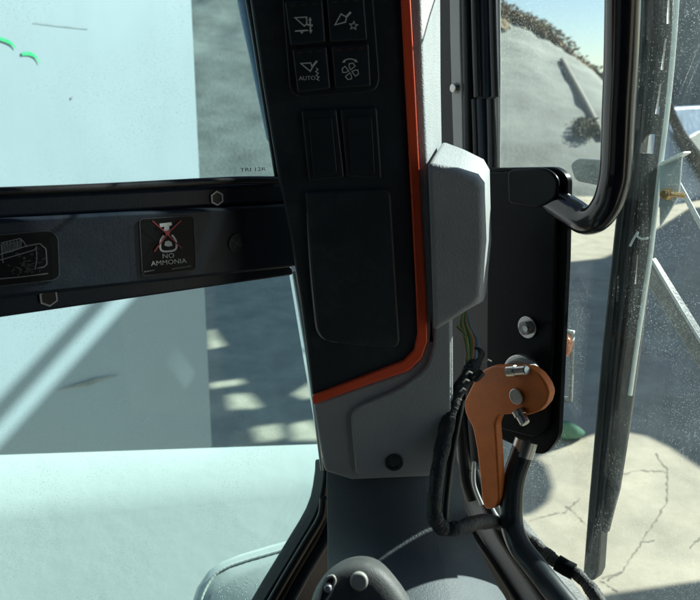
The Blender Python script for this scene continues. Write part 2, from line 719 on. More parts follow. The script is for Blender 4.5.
# ------------------------------------------------------------------ white wall left of the yard
we = at(206, 300, 2.95)
wu = Vector((0.45, 0.893, 0)).normalized()           # run of its face towards the edge
WALL = Plane(we, Vector((wu.y, -wu.x, 0)))
wr = thing('white_wall', (we.x, we.y, 0), 'tall plain white sheet wall outside the side window, half in shade', 'wall')
a = Vector((we.x, we.y, 0))
lean = Vector((0.012, 0.01, 0))
bm = NB()
f = [a - wu * 2.6, a - lean, a + lean * 2 + Vector((0, 0, 3.4)), a - wu * 2.6 + Vector((0, 0, 3.4))]
loft(bm, [f, [p - WALL.n * 0.35 for p in f]])
obj('panel', bm, M['panelwhite'], wr, bevel=0.006)
bm = NB()
for pts in ([(-6, 37), (6, 41), (12, 44), (16, 48)], [(22, 54), (30, 54), (36, 57), (40, 63)]):
    c = catmull(pts, 5)
    flat(bm, [(x, y - 2.2 * math.sin(3.14 * min(1, .25 + .75 * i / len(c)))) for i, (x, y) in enumerate(c)] + [(x, y + 1.5) for x, y in c[::-1]], WALL, 0.004)
obj('green_mark', bm, M['green'], wr, label='short green curved marks')  # flat green strokes laid on the wall face
bm = NB()
stroke(bm, [(34, 22.5), (60, 26), (88, 29)], 0.7, WALL, lift=0.004)
flat(bm, [(71, 97), (73, 96.5), (73, 99), (71.5, 99.5)], WALL, 0.004)
flat(bm, [(57, 390), (90, 385), (122, 374), (95, 379)], WALL, 0.004)
obj('scratch', bm, M['dulls'], wr)

# ------------------------------------------------------------------ unseen shed panels added out of frame, shaped to shade yard and wall
XS = 9.3


def cast(p, xs):
    t = (xs - p.x) / SUN.x
    q = p + SUN * t
    return Vector((xs, q.y, q.z))


def shade(poly, pl, xs, holes=()):
    o = [cast(at(x, y, pl), xs) for x, y in poly]
    h = [[cast(at(x, y, q), xs) for x, y in hp] for hp, q in holes]
    return holed(o, h)


caster = thing('shade_caster', (XS, 9, 0), 'unseen added shed standing right of the yard, throwing shade over it', 'caster')
sun_gaps = [[(227, 394), (250, 394), (263, 408), (230, 409)], [(252, 427), (280, 424), (285, 439), (258, 442)], [(290, 424), (312, 420), (330, 440), (292, 440)],
            [(292, 394), (312, 380), (330, 392), (306, 400)], [(207, 330), (214, 330), (226, 346), (207, 350)], [(208, 383), (240, 379), (246, 384), (210, 389)]]
far = [(180, 240), (300, 236), (420, 246), (500, 262), (548, 264), (604, 258), (640, 240), (690, 208), (760, 202), (840, 200)]
near = [(745, 492), (700, 467), (672, 448), (647, 436), (620, 431), (594, 434), (560, 446), (530, 460), (440, 462), (180, 466)]
obj('yard_shade_panel', shade(far + [(900, 345), (740, 326), (180, 326)], GROUND, XS, [(sun_gaps[3], GROUND)] if False else []), M['castsheet'], caster, solid=0.02)
obj('yard_shade_panel', shade([(180, 317), (745, 317)] + near, GROUND, 4.2, [(h, GROUND) for h in sun_gaps]), M['castsheet'], caster, solid=0.02)
lens = [(500, 452), (530, 454), (545, 466), (552, 486), (546, 502), (532, 513), (505, 520)]  # outline of the rounded shade patch to be thrown on the ground
obj('yard_shade_panel', shade(lens, GROUND, 4.0), M['castsheet'], caster, solid=0.02)
obj('yard_shade_panel', shade([(540, 608), (610, 594), (700, 581), (860, 556), (860, 660), (540, 690)], GROUND, 3.6), M['castsheet'], caster, solid=0.02)
obj('wall_shade_panel', shade([(-120, 572), (0, 447), (150, 281), (215, 209), (245, 209), (245, 520), (-120, 640)], WALL, 3.0, [([(168, 353), (174, 350), (197, 380), (189, 383)], WALL)]), M['castsheet'], caster, solid=0.02)
obj('shade_strip', shade([(-120, 532), (0, 400), (118, 274), (134, 274), (0, 422), (-120, 554)], WALL, 2.9), M['castsheet'], caster, solid=0.02)

# ------------------------------------------------------------------ things standing in the yard
# pale blue steel skip at the right
bm = NB()
sk = vplane(680, 200, 12.6, 45)
poly = [(668, 108), (900, 96), (900, 222), (668, 208)]
br = thing('steel_skip', at(720, 210, sk), 'pale blue steel skip behind the wiper at the right edge', 'skip')
obj('body', slab(poly, sk, 0.3), M['binblue'], br, bevel=0.05)
bm = NB()
q = sk.off(0.1)
c = [tuple(at(x, y, q)) for x, y in ((668, 100), (673, 117), (681, 135), (691, 150), (700, 163), (715, 190))]
sweep(bm, catmull(c, 5), [0.05 + 0.0045 * i for i in range(26)], 10)
obj('hose', bm, M['rubber'], br)
obj('cover_plate', slab(rnd([(687, 139), (700, 131), (715, 128), (715, 158), (700, 155)], 3), sk.off(0.16), 0.04), M['white'], br, bevel=0.01)

# leaning pipe on the bank
p0 = bank_hit(562, 60, 0.05)
p1 = bank_hit(604, 138, 0.05)
bm = NB()
sweep(bm, [p0, bank_hit(583, 98, .05), p1], 0.075, 10)
info(obj('leaning_pipe', bm, M['rustpipe']), 'grey steel pipe leaning down the gravel bank', 'pipe')

# dark scrub at its foot
sh = thing('shrub', bank_hit(588, 138), 'small dark shrub at the foot of the leaning pipe', 'shrub')
bm = NB()
for i in range(1500):
    c = bank_hit(587 + max(-13, min(13, random.gauss(0, 6))), 127 + max(-9, min(9, random.gauss(0, 4.5))), random.uniform(0, .2))
    s = random.uniform(0.02, 0.05)
    u = Vector((random.uniform(-1, 1), random.uniform(-1, 1), random.uniform(-1, 1))) * s
    v = Vector((random.uniform(-1, 1), random.uniform(-1, 1), random.uniform(-1, 1))) * s
    bm.faces.new([bm.verts.new(p) for p in (c - u, c + v, c + u, c - v * 0.5)])
obj('foliage', bm, M['leaf'], sh)
bm = NB()
for k in range(5):
    sweep(bm, [bank_hit(586 + k, 136), bank_hit(582 + k * 3, 126, .2), bank_hit(580 + k * 4, 119, .3)], [0.02, 0.013, 0.006], 6)
obj('stem', bm, M['earth'], sh)

# green tarpaulin heap
tp = at(572, 438, 3.55)
bm = NB()
base = [at(x, y, GROUND) for x, y in ((548, 441), (566, 444), (582, 442), (594, 437), (588, 432), (566, 428), (550, 432))]
top = [b.lerp(at(560, 416, 3.7), 0.72) + Vector((0, 0, random.uniform(-.01, .02))) for b in base]
mid = [b.lerp(t, 0.5) + Vector((random.uniform(-.015, .015), random.uniform(-.01, .01), 0)) for b, t in zip(base, top)]
loft(bm, [base, mid, top])
info(obj('tarpaulin', bm, M['tarp'], sub=2), 'small crumpled green tarpaulin at the edge of the shade', 'tarpaulin')

# ------------------------------------------------------------------ the loader: white lift arm and lamp guard beside the cab
ZA = EYE.z - 0.60


def hz(x, y, z):
    d = ray(x, y)
    return EYE + d * ((z - EYE.z) / d.z)


arm = thing('lift_arm', hz(150, 500, 0.9), 'smooth white painted lift arm along the foot of the side window', 'lift arm')
xs = [-160, -80, 0, 80, 160, 240, 320, 420]
back = [hz(x, 452.5 - x * 0.034, ZA) for x in xs]
b2 = [p + Vector((-0.01, 0.03, -0.25)) for p in back]
cres = [hz(x, y, ZA - 0.006) for x, y in zip(xs, (516, 508, 500, 493, 486, 479, 473, 466))]
drop = [p + Vector((0.0, -0.035, -0.020)) for p in cres]
low = [p + Vector((0.0, -0.24, -0.142)) for p in cres]
und = [p + Vector((0.0, -0.26, -0.40)) for p in cres]
bm = NB()
loft(bm, [list(r) for r in zip(b2, back, cres, drop, low, und)], caps=True)
obj('arm_body', bm, M['white'], arm, bevel=0.012, seg=5)

# rounded white lamp guard, rim with a grooved edge
lg = thing('lamp_guard', at(260, 620, 0.86), 'rounded white lamp guard with a grooved rim below the lift arm', 'lamp guard')
LG = Plane(at(260, 580, 0.86), Vector((0.12, -0.62, 0.78)))
outer = [(184, 640), (190, 606), (197, 586), (208, 570), (222, 560), (240, 553), (270, 544), (300, 536), (345, 524), (400, 512), (400, 640)]
inner = [(206, 640), (210, 606), (214, 592), (222, 580), (234, 574), (250, 569), (275, 562), (300, 555), (345, 545), (400, 536), (400, 640)]
bm = NB()
o3 = [at(x, y, LG) for x, y in outer]
i3 = [at(x, y, LG.off(0.014)) for x, y in inner]
bk = [p - LG.n * 0.06 + Vector((0, 0, -.004)) for p in o3]
loft(bm, [bk, o3, i3])
obj('housing', bm, M['white'], lg, bevel=0.006)
bm = NB()
mid = [tuple((Vector(a) * 0.5 + Vector(b) * 0.5)) for a, b in zip(outer[:-1], inner[:-1])]
pc = catmull([tuple(at(x, y, LG.off(0.0085))) for x, y in mid], 10)
sweep(bm, pc, [0.0017 + 0.0003 * math.sin(i * 2.4) for i in range(len(pc))], 8)
obj('rim_bead', bm, M['white'], lg)
bm = NB()
for i in range(420):
    x = random.uniform(215, 330)
    y = random.uniform(560, 606)
    lim = 584 - (x - 215) * 0.24
    if y < lim:
        continue
    r_ = random.uniform(0.3, 0.9)
    disc(x, y, r_, LG.off(0.0138), 0.0004, 7, bm, r2=r_ * 0.5)
obj('droplet', bm, M['print'], lg)
bpy.data.objects['droplet']['kind'] = 'stuff'

# side glass reflection modelled as a narrow solid rod
mb = NB()
tube_px([(241, -25, 0.80), (247, 12, 0.80), (256, 60, 0.80), (264, 105, 0.80), (270, 140, 0.80)], [0.0105 - 0.00022 * i for i in range(33)], mb, 8, 12)
info(obj('side_reflection', mb, M['bluestreak']), 'thin tapering blue grey stay on the side glass by the switch panel, modelled as a solid rod', 'reflection')

# ------------------------------------------------------------------ side window of the cab
sw = thing('side_window', at(150, 330, SIDE), 'tinted side window in two panes split by a dark crossbar', 'window')
obj('upper_pane', slab([(-90, -90), (243, -90), (280, 190), (-90, 205)], SIDE, 0.005), M['sideglass'], sw)
obj('lower_pane', slab([(-90, 318), (290, 262), (333, 520), (300, 660), (-90, 660)], SIDE, 0.005), M['sideglass'], sw)
cb = obj('crossbar', slab(rnd([(-90, 224), (276, 204.5), (298, 203.5), (308, 265), (286, 268.5), (-90, 309)], [0, 0, 0, 0, 6, 0]), BAR, 0.03), M['rail'], sw, bevel=0.003)
obj('rail', slab([(-90, 198), (262, 183), (290, 180), (296, 196), (290, 204), (-90, 226)], BAR.off(-0.006), 0.03), M['rail'], sw, bevel=0.004)
obj('rail', slab(rnd([(-90, 306), (280, 266), (292, 267), (294, 275), (-90, 331)], [0, 0, 5, 4, 0]), BAR.off(-0.006), 0.022), M['rail'], sw, bevel=0.003)
obj('gasket', tube_px([(-90, 195, depth(-90, 195, BAR) + .004), (90, 188, depth(90, 188, BAR) + .004), (230, 180.5, depth(230, 180, BAR) + .004), (278, 180, depth(278, 180, BAR) + .004)], 0.0032), M['rubber'], sw)
bm = tube_px([(235, -60, depth(235, -60, SIDE) - .01), (250, 0, depth(250, 0, SIDE) - .01), (264, 85, depth(264, 85, SIDE) - .01), (279, 178, depth(279, 178, SIDE) - .01)], 0.004)
obj('gasket', bm, M['rubber'], sw)
obj('gasket', tube_px([(294, 272, depth(294, 272, BAR)), (302, 320, depth(302, 320, BAR)), (312, 390, depth(312, 390, BAR)), (322, 470, depth(322, 470, BAR))], 0.0016), M['alu'], sw)
obj('corner_seal', slab([(325.5, 466), (325, 478), (323, 492), (320.5, 504), (316, 516), (309, 529), (301, 542), (292, 557), (283, 572), (272, 590), (258, 614), (244, 640), (345, 640), (345, 466)], SIDE.off(0.012), 0.02), M['rubber'], sw, bevel=0.003)
d_ = SIDE.off(0.02)
obj('corner_seal', tube_px([(x, y, depth(x, y, d_)) for x, y in ((324, 498), (321, 517), (306, 543), (285, 578), (262, 618))], 0.0045), M['rubber'], sw)
obj('corner_seal', tube_px([(x, y, depth(x, y, d_)) for x, y in ((332, 524), (322, 545), (304, 575), (282, 615))], 0.006), M['rail'], sw)
for x, y, r_, pl in ((216, 198, 7.6, BAR.off(-0.006)), (48, 297, 9.5, BAR.off(-0.006))):
    b_ = obj('bolt', ring(x, y, r_, r_ - 1.7, pl, 0.0022, 6, rot=R(90)), M['plate'], sw)
    obj('bolt_head', disc(x, y, r_ - 1.8, pl, 0.0016, 6, rot=R(90)), M['rubber'], b_)
s_ = obj('screw', ring(237, 243, 10, 7.2, BAR, 0.0016, 28), M['rubber'], sw)
obj('screw_head', disc(237, 243, 7, BAR, 0.0012, 24), M['black'], s_)
bm = NB()
stroke(bm, [(232, 240), (242, 246)], 2.4, BAR, lift=0.0016)
stroke(bm, [(240, 238), (234, 248)], 2.4, BAR, lift=0.0017)
obj('screw_slot', bm, M['faint'], s_)
bm = NB()
text(bm, 'TRI 12R', 253, 169.5, 3.6, SIDE, -0.04, 0.001, 1.5)
obj('etched_mark', bm, M['plate'], sw)

# ammonia warning sticker
st = thing('warning_sticker', at(168, 272, BAR), 'square black NO AMMONIA sticker with a crossed spray bottle on the crossbar', 'sticker')
STK = BAR.off(0.0006)
obj('backing', slab(rnd([(139.5, 219), (193.5, 215.5), (196, 269.5), (142.5, 276)], 4), STK, 0.0005), M['sticker'], st)
bm = NB()
stroke(bm, rnd([(139.5, 219), (193.5, 215.5), (196, 269.5), (142.5, 276)], 4), 0.7, STK, True)
obj('border', bm, M['faint'], st)
bm = NB()
# spray bottle: trigger head, neck, body outline, cloth
flat(bm, [(159.5, 223.6), (171.5, 222.2), (172, 225.3), (169.2, 226), (169.6, 230.6), (163.4, 231.2), (164.6, 226.6), (160.2, 227.2)], STK)
stroke(bm, catmull([(164, 235.5), (161.3, 239), (160.3, 244), (160.6, 249), (163.5, 251.3), (169, 251.2), (174, 250.3), (176.4, 247.5), (176.2, 242), (174, 237.5), (171.8, 235)], 3), 1.9, STK)
flat(bm, [(164.5, 245.5), (165.2, 241.6), (168.5, 240.6), (171.6, 242), (172.4, 245.8), (168, 246.6)], STK)
text(bm, 'NO', 168.3, 256, 4.7, STK, -0.07, 0.0006, 1.15)
text(bm, 'AMMONIA', 168.8, 262.3, 4.7, STK, -0.09, 0.0006, 1.12)
obj('print', bm, M['print'], st)
bm = NB()
for a_, b_, y_ in ((144, 155, 271.8), (172, 190.5, 269)):
    x = a_
    while x < b_:
        stroke(bm, [(x, y_ - (x - a_) * .16), (x + .9, y_ - (x + .9 - a_) * .16)], 1.0, STK)
        x += 1.4
obj('small_print', bm, M['dimprint'], st)
bm = NB()
stroke(bm, [(152.5, 220.7), (164, 231), (182, 248.5)], 1.2, STK, lift=0.001)
stroke(bm, [(181, 220.6), (169, 232), (154.5, 251.5)], 1.2, STK, lift=0.0012)
flat(bm, [(166, 231), (170, 231), (169.5, 235), (165.5, 235)], STK, 0.0014)
obj('cross', bm, M['redprint'], st)

# decal with the line drawing of a machine
dc = thing('machine_sticker', at(25, 283, BAR), 'worn black sticker with a pale machine line drawing at left end of crossbar', 'sticker')
DCP = BAR.off(0.0006)
quad = [(-60, 240), (50, 230.5), (58, 237), (59.5, 276), (54, 280), (-60, 293)]
obj('backing', slab(rnd(quad, [0, 4, 4, 4, 4, 0]), DCP, 0.0005), M['sticker'], dc)
bm = NB()
stroke(bm, rnd(quad, [0, 4, 4, 4, 4, 0]), 0.8, DCP, True)
obj('border', bm, M['faint'], dc)
bm = NB()
stroke(bm, [(-2, 255), (12, 251), (26, 246), (40, 243.5), (46, 249), (47, 264), (44, 267), (38, 268)], 0.9, DCP)
stroke(bm, [(0, 260), (14, 256), (34, 250), (37, 247)], 0.8, DCP)
stroke(bm, [(36, 246), (37, 258), (35, 270)], 0.7, DCP)
stroke(bm, [(-2, 279), (20, 277), (48, 273.5)], 0.8, DCP)
stroke(bm, [(1, 243), (20, 238.5), (23, 241), (27, 247)], 0.8, DCP)
stroke(bm, [(3, 263), (2, 254), (1, 244)], 0.8, DCP)
for k in range(6):
    x = 2 + k * 3.4
    stroke(bm, rnd([(x, 253 - k * .9), (x + .8, 244 - k * .7), (x + 2.4, 243.6 - k * .7), (x + 1.8, 252.4 - k * .9)], 1), 0.6, DCP, True)
obj('print', bm, M['dimprint'], dc)
bm = NB()
for k in range(60):
    x, y = random.gauss(25, 7), random.gauss(266, 7)
    stroke(bm, [(x, y), (x + random.uniform(1, 4), y + random.uniform(-2, 2))], random.uniform(.4, 1.1), DCP)
flat(bm, [(12, 243), (17, 242.5), (17.5, 248), (12.5, 249)], DCP)
obj('worn_print', bm, M['faint'], dc)

# ------------------------------------------------------------------ switch panel on the pillar
sp = thing('switch_panel', at(350, 400, PANEL), 'black switch panel with red orange edging on the cab pillar', 'switch panel')
face = rnd([(244, -40), (400, -40), (404, 80), (411, 200), (417, 300), (419, 343), (406, 362), (360, 379), (312, 397), (306, 345), (300, 300), (290, 236), (278, 178), (262, 82)], [0, 0, 0, 0, 0, 6, 10, 0, 0, 0, 0, 0, 0, 0])
obj('face', slab(face, PANEL, 0.028), M['black'], sp, bevel=0.0025)
red = [(399, -40), (405, 80), (411.5, 200), (416.5, 300), (417.5, 335), (414, 351), (404, 361), (360, 378), (312, 396.5),
       (313, 405), (362, 387), (409, 371), (422, 358), (427.5, 342), (426.5, 300), (421, 200), (415, 80), (408.5, -40)]
obj('edging', slab(red, PANEL.off(0.0035), 0.02), M['red'], sp, bevel=0.0012)
rec = [(279, -40), (370, -40), (376, 30), (380, 80), (376, 90), (362, 93), (302, 98), (293, 95), (289, 86)]
obj('switch_frame', slab(rnd(rec, [0, 0, 0, 5, 5, 0, 5, 5, 0]), PANEL.off(0.0016), 0.01), M['button'], sp, bevel=0.0012)
SWP = PANEL.off(0.0052)
sws = [([(284.5, 2), (322.5, -1), (325.5, 42), (290.5, 45.5)], 'digging'), ([(326.5, -2), (364, -4), (367.5, 39.5), (330, 42)], 'star'),
       ([(292, 49), (326.5, 46), (330.5, 88.5), (297.5, 92.5)], 'auto'), ([(331, 46), (368.8, 43), (371, 86), (335, 88.5)], 'fan')]
for q_, kind in sws:
    s_ = obj('rocker_switch', slab(rnd(q_, 2.5), SWP, 0.008), M['button'], sp, bevel=0.0016)
    (ax, ay), (bx, by) = q_[0], q_[1]
    bm = NB()
    for t in (0.2, 0.48, 0.76):
        x = ax + (bx - ax) * t + 1
        y = ay + (by - ay) * t + 4.2
        stroke(bm, [(x - 2.6, y + .2), (x + 2.6, y - .2)], 1.7, SWP)
    obj('indicator', bm, M['rindicator' if kind == 'fan' else 'indicator'], s_)
    bm = NB()
    W = 1.25
    if kind == 'digging':
        s_['label'] = 'rocker switch with a bucket and level line symbol'
        stroke(bm, [(295, 17.6), (306.6, 17), (306.8, 23.5), (304.4, 26)], W, SWP, True)
        stroke(bm, [(310, 18.5), (310.6, 32)], 1.5, SWP)
        flat(bm, [(308.4, 20.5), (310, 16.6), (311.8, 20.3)], SWP)
        flat(bm, [(308.8, 30), (312.6, 29.8), (310.8, 33.6)], SWP)
        stroke(bm, [(307, 24.5), (312.8, 25.4)], 1.8, SWP)
        stroke(bm, [(295, 31), (308, 30.2)], 1.5, SWP)
        flat(bm, [(300, 31.6), (303.6, 31.4), (302, 34)], SWP)
    elif kind == 'star':
        s_['label'] = 'rocker switch with a bucket and star symbol'
        stroke(bm, [(335, 24.8), (341, 13.8), (346.5, 17), (345.5, 22)], W, SWP, True)
        stroke(bm, [(346, 17.2), (350.8, 12)], 2.2, SWP)
        stroke(bm, [(353.6 + (4.4 if k % 2 == 0 else 1.9) * math.sin(k * math.pi / 5 + .1), 25.6 - (4.4 if k % 2 == 0 else 1.9) * math.cos(k * math.pi / 5 + .1)) for k in range(10)], 0.9, SWP, True)
    elif kind == 'auto':
        s_['label'] = 'rocker switch with a bucket, zigzag and AUTO lettering'
        stroke(bm, [(300.8, 63.4), (310.6, 62.8), (312.3, 67.6), (310.2, 71.2)], W, SWP, True)
        stroke(bm, [(312, 67), (317, 60.8)], 2.0, SWP)
        stroke(bm, [(316, 67.8), (318, 69.5), (315.6, 71.5), (318.4, 73.2), (316, 75.4), (319, 77), (316.8, 79), (319.4, 80.6)], 0.9, SWP)
        text(bm, 'AUTO', 307.2, 78.2, 4.0, SWP, -0.03, 0.0006, 1.05)
    else:
        s_['label'] = 'rocker switch with a four bladed fan symbol'
        cx, cy = 350.3, 71.2
        for k in range(4):
            a_ = k * math.pi / 2 + 0.25
            pts = []
            for r_, b_ in ((1.6, 0), (4.5, -.5), (7.6, -.42), (8.6, .05), (7.2, .5), (4.5, .42)):
                pts.append((cx + r_ * math.cos(a_ + b_), cy + r_ * math.sin(a_ + b_)))
            stroke(bm, pts, 0.95, SWP, True)
        stroke(bm, catmull([(344.2, 61.2), (346.5, 59.4), (350, 58.8), (353.5, 59.4), (355.6, 61)], 3), 1.2, SWP)
        flat(bm, [(342, 62.6), (344.4, 59.2), (345.4, 62.4)], SWP)
        flat(bm, [(354.2, 61.8), (355.6, 58.8), (358, 62.2)], SWP)
    obj('icon', bm, M['print'], s_)
for q_ in ([(301, 110), (336.5, 108.5), (344.5, 177.5), (308.5, 181.5)], [(340, 108), (377, 107), (382, 179), (346.5, 177)]):
    b_ = obj('blank_plate', slab(rnd(q_, 3.5), PANEL.off(0.0024), 0.01), M['button'], sp, bevel=0.0014)
    c = Vector((sum(p[0] for p in q_) / 4, sum(p[1] for p in q_) / 4))
    iq = [tuple(c + (Vector(p) - c) * Vector((0.66, 0.80)).length / 1.05 * 0.99) if False else (c.x + (p[0] - c.x) * 0.66, c.y + (p[1] - c.y) * 0.80 + 2) for p in q_]
    obj('inset', slab(rnd(iq, 3), PANEL.off(0.0032), 0.004), M['button'], b_, bevel=0.0005)
tray = [(305, 192), (386, 189), (391, 193), (400, 342), (396, 348), (360, 347), (324, 341), (317, 331), (311, 270)]
obj('cover', slab(rnd(tray, [5, 3, 3, 4, 4, 0, 5, 5, 0]), PANEL.off(0.0036), 0.012), M['black'], sp, bevel=0.0018)
bm = NB()
c = catmull([(307, 212), (310, 262), (315, 315), (318, 331), (325, 339), (338, 342.5)], 6)
sweep(bm, [tuple(at(x, y, PANEL.off(0.0024))) for x, y in c], [0.0003 + 0.0006 * math.sin(3.14 * i / (len(c) - 1)) for i in range(len(c))], 8)
obj('cover_rim', bm, M['grey'], sp)  # rim bead in paler grey, imitating light caught on that edge

# ------------------------------------------------------------------ grey pillar covers
pc_ = thing('pillar_trim', at(400, 480, PANEL), 'grey textured plastic pillar covers around the switch panel', 'pillar trim')
TR = PANEL.off(-0.001)
# upper strip: a narrow face and a deep sunlit flank
fr_ = [(408, -45), (419.5, -45), (424, 100), (428, 172), (434, 305), (440, 340), (428, 345), (426, 300), (420, 200), (414, 80)]
bm = NB()
L1 = [at(x, y, TR) for x, y in ((404, -45), (412, 80), (418, 200), (424, 300), (426, 345))]
L2 = [at(x, y, TR) for x, y in ((420, -45), (423.5, 80), (429, 200), (434, 300), (437, 345))]
L3 = [at(x, y, PANEL.off(-0.085)) for x, y in ((440.5, -45), (441, 80), (443, 200), (446, 300), (449, 345))]
L4 = [p + Vector((-0.03, 0.01, 0)) for p in L3]
L5 = [p + Vector((0, 0.05, 0)) for p in L1]
loft(bm, [list(r) for r in zip(L1, L2, L3, L4, L5)])
obj('upper_cover', bm, M['grey'], pc_, bevel=0.003, seg=4)
lowp = [(313, 403), (362, 386), (409, 370), (421, 358), (426, 343), (428, 295), (446, 295), (453, 318), (453.5, 400), (455, 464), (430, 477), (352, 480.5), (324.5, 472), (319, 440)]
obj('lower_cover', slab(lowp, TR, 0.05), M['grey'], pc_, bevel=0.003)
rp = [(350, 410), (400, 389), (428, 368), (434, 345), (436, 312), (451, 312), (451, 400), (452.5, 462), (430, 474), (356, 476)]
obj('raised_face', slab(rnd(rp, [14, 10, 10, 6, 4, 3, 0, 3, 6, 6]), TR.off(0.004), 0.02), M['grey'], pc_, bevel=0.0038, seg=5)
F = [(427, 163), (458, 169.5), (477, 178), (483, 187), (484.5, 240), (481, 297), (476, 304.5), (434, 331)]
B = [(442, 140), (464, 148.5), (484, 158.5), (490, 169), (491.5, 240), (486.5, 292), (484, 301), (430, 330)]
bm = NB()
loft(bm, [[at(x, y, PANEL.off(0.016)) for x, y in F], [at(x, y, PANEL.off(-0.062)) for x, y in B]])
obj('side_cover', bm, M['grey'], pc_, bevel=0.0042, seg=5)
rows = [[(324.5, 456, .632), (360, 458, .625), (430, 458, .625), (460, 452, .64)],
        [(325, 482, .628), (360, 485, .614), (430, 483, .614), (460, 474, .64)],
        [(326, 530, .625), (365, 530, .606), (440, 530, .608), (468, 522, .65)],
        [(326, 568, .615), (370, 568, .580), (450, 572, .582), (485, 560, .645)],
        [(324, 612, .595), (374, 615, .530), (455, 618, .525), (513, 606, .615)],
        [(322, 680, .560), (378, 690, .470), (470, 700, .450), (550, 680, .560)]]
bm = NB()
loft(bm, [[at(*p) for p in r] for r in rows], caps=False, closed=False)
obj('base_cover', bm, M['base'], pc_, sub=3, solid=0.003)
s_ = obj('screw', ring(394, 462, 9, 6.2, TR.off(0.004), 0.0016, 28), M['rubber'], pc_)
obj('screw_head', disc(394, 462, 6, TR.off(0.004), 0.001, 6), M['black'], s_)

# ------------------------------------------------------------------ front door of the cab: frame, seals, glass, sill, plate
fd = thing('cab_door', at(560, 420, DOOR), 'glazed front door of the cab in black rubber seals with grey sill strip', 'door')
obj('pane', slab([(497, -90), (960, -90), (960, 760), (560, 760), (470, 470), (497, 430)], DOOR.off(-0.012), 0.005), M['doorglass'], fd)
obj('frame', slab([(437, -60), (495, -60), (496, 165), (498, 445), (470, 470), (437, 470)], DOOR.off(-0.008), 0.006), M['rubber'], fd)


def dline(pts, off):
    q = DOOR.off(off)
    return [(x, y, depth(x, y, q)) for x, y in pts]


obj('frame_strip', slab([(448.5, -60), (459, -60), (460, 40), (462, 110), (463, 170), (454, 170), (452, 110), (450, 40)], DOOR.off(0.0), 0.01), M['strip'], fd, bevel=0.001)
b_ = obj('bolt', disc(456.5, 88, 5.5, DOOR.off(0.0), 0.006, 12, r2=4.2), M['steel'], fd, bevel=0.001)
for pts, off, r_, m_ in (([(465, -60), (467, 50), (468.5, 170)], -0.004, 0.0048, 'rubber'), ([(474, -60), (476, 30), (478, 97)], 0.002, 0.0042, 'rubber'),
                         ([(482, -60), (484, 30), (485, 97)], -0.006, 0.0052, 'rail'), ([(492, -60), (493.5, 30), (495.5, 97)], 0.0, 0.0040, 'rubber'),
                         ([(474.5, 99), (476, 140), (477, 190)], -0.004, 0.0034, 'rubber'), ([(481.5, 99), (483, 140), (484, 190)], -0.008, 0.0058, 'rail'), ([(491, 99), (492, 140), (492.5, 200)], -0.006, 0.0046, 'rubber'),
                         ([(498.5, -60), (499.5, 80), (499, 180)], -0.010, 0.0014, 'alu')):
    obj('seal', tube_px(dline(pts, off), r_), M[m_], fd)
obj('seal', tube_px(dline([(458, 385), (460, 410), (463, 445), (466, 478), (473, 500)], 0.004), 0.0075), M['rubber'], fd)
obj('sill_strip', slab([(452, 470), (466, 470), (474, 489), (486, 516), (497, 538), (520, 573), (548, 615), (524, 615), (508, 583), (484, 545), (463, 496)], DOOR.off(0.002), 0.012), M['strip'], fd, bevel=0.0015)
obj('sill_seal', tube_px(dline([(455, 487), (463, 512), (474, 534), (496, 567), (520, 605), (530, 622)], 0.006), 0.0035), M['rubber'], fd)
obj('sill_seal', tube_px(dline([(474, 470), (481, 492), (492, 516), (505, 542), (530, 577), (556, 615)], 0.004), 0.0055), M['rubber'], fd)
obj('sill_seal', tube_px(dline([(484, 492), (492, 510), (502, 526)], 0.002), 0.0032), M['strip'], fd)
obj('sill', slab([(440, 460), (480, 460), (500, 510), (540, 560), (600, 640), (440, 640)], DOOR.off(-0.02), 0.02), M['rubber'], fd)
obj('seal', tube_px(dline([(474, 462), (474, 484), (482, 505)], 0.012), 0.0022), M['alu'], fd)

PL = DOOR.off(0.012)
mp_ = thing('mounting_plate', at(530, 452, PL), 'tall black steel mounting plate carrying handle and latch on the door', 'mounting plate')
obj('back_plate', slab(rnd([(488, 168), (556, 167), (567.5, 177), (566, 260), (558, 438), (545, 455), (530, 453), (486, 432)], [0, 6, 7, 0, 8, 8, 8, 0]), PL, 0.008), M['blackgloss'], mp_, bevel=0.0012)
obj('front_plate', slab(rnd([(488, 172), (548, 172), (556.5, 185), (553, 330), (548, 428), (536, 438), (486, 425)], [0, 8, 8, 0, 8, 8, 0]), PL.off(0.006), 0.0055), M['blackgloss'], mp_, bevel=0.0012)
PF = PL.off(0.0062)
s_ = obj('bolt', disc(528, 327, 11.2, PF, 0.002, 28), M['steel'], mp_, bevel=0.0004)
obj('bolt_head', disc(527.5, 327.5, 7.4, PF.off(0.002), 0.006, 6, rot=.3), M['dulls'], s_, bevel=0.0008)
obj('bolt_tip', disc(527, 328.2, 3.2, PF.off(0.008), 0.003, 14), M['steel'], s_)

# ------------------------------------------------------------------ grab handle
gh = thing('grab_handle', at(545, 200, PL), 'glossy black bent tube grab handle rising past the door glass', 'handle')
HX = [(623.5, -60, .478), (623, -10, .494), (621, 60, .520), (618.5, 110, .540), (616, 165, .560), (613, 186, .566), (607, 204, .575), (597, 217, .585), (585, 220, .597), (572, 212, .610), (552, 199, .632), (536, 189, .652)]
obj('tube', tube_px(HX, 0.01235, seg=32), M['tube'], gh)
obj('flange', slab(rnd([(507, 170), (545, 167.5), (558, 178), (556, 199), (538, 208), (508, 204)], [6, 8, 9, 8, 6, 6]), PL.off(0.011), 0.005), M['blackgloss'], gh, bevel=0.002)

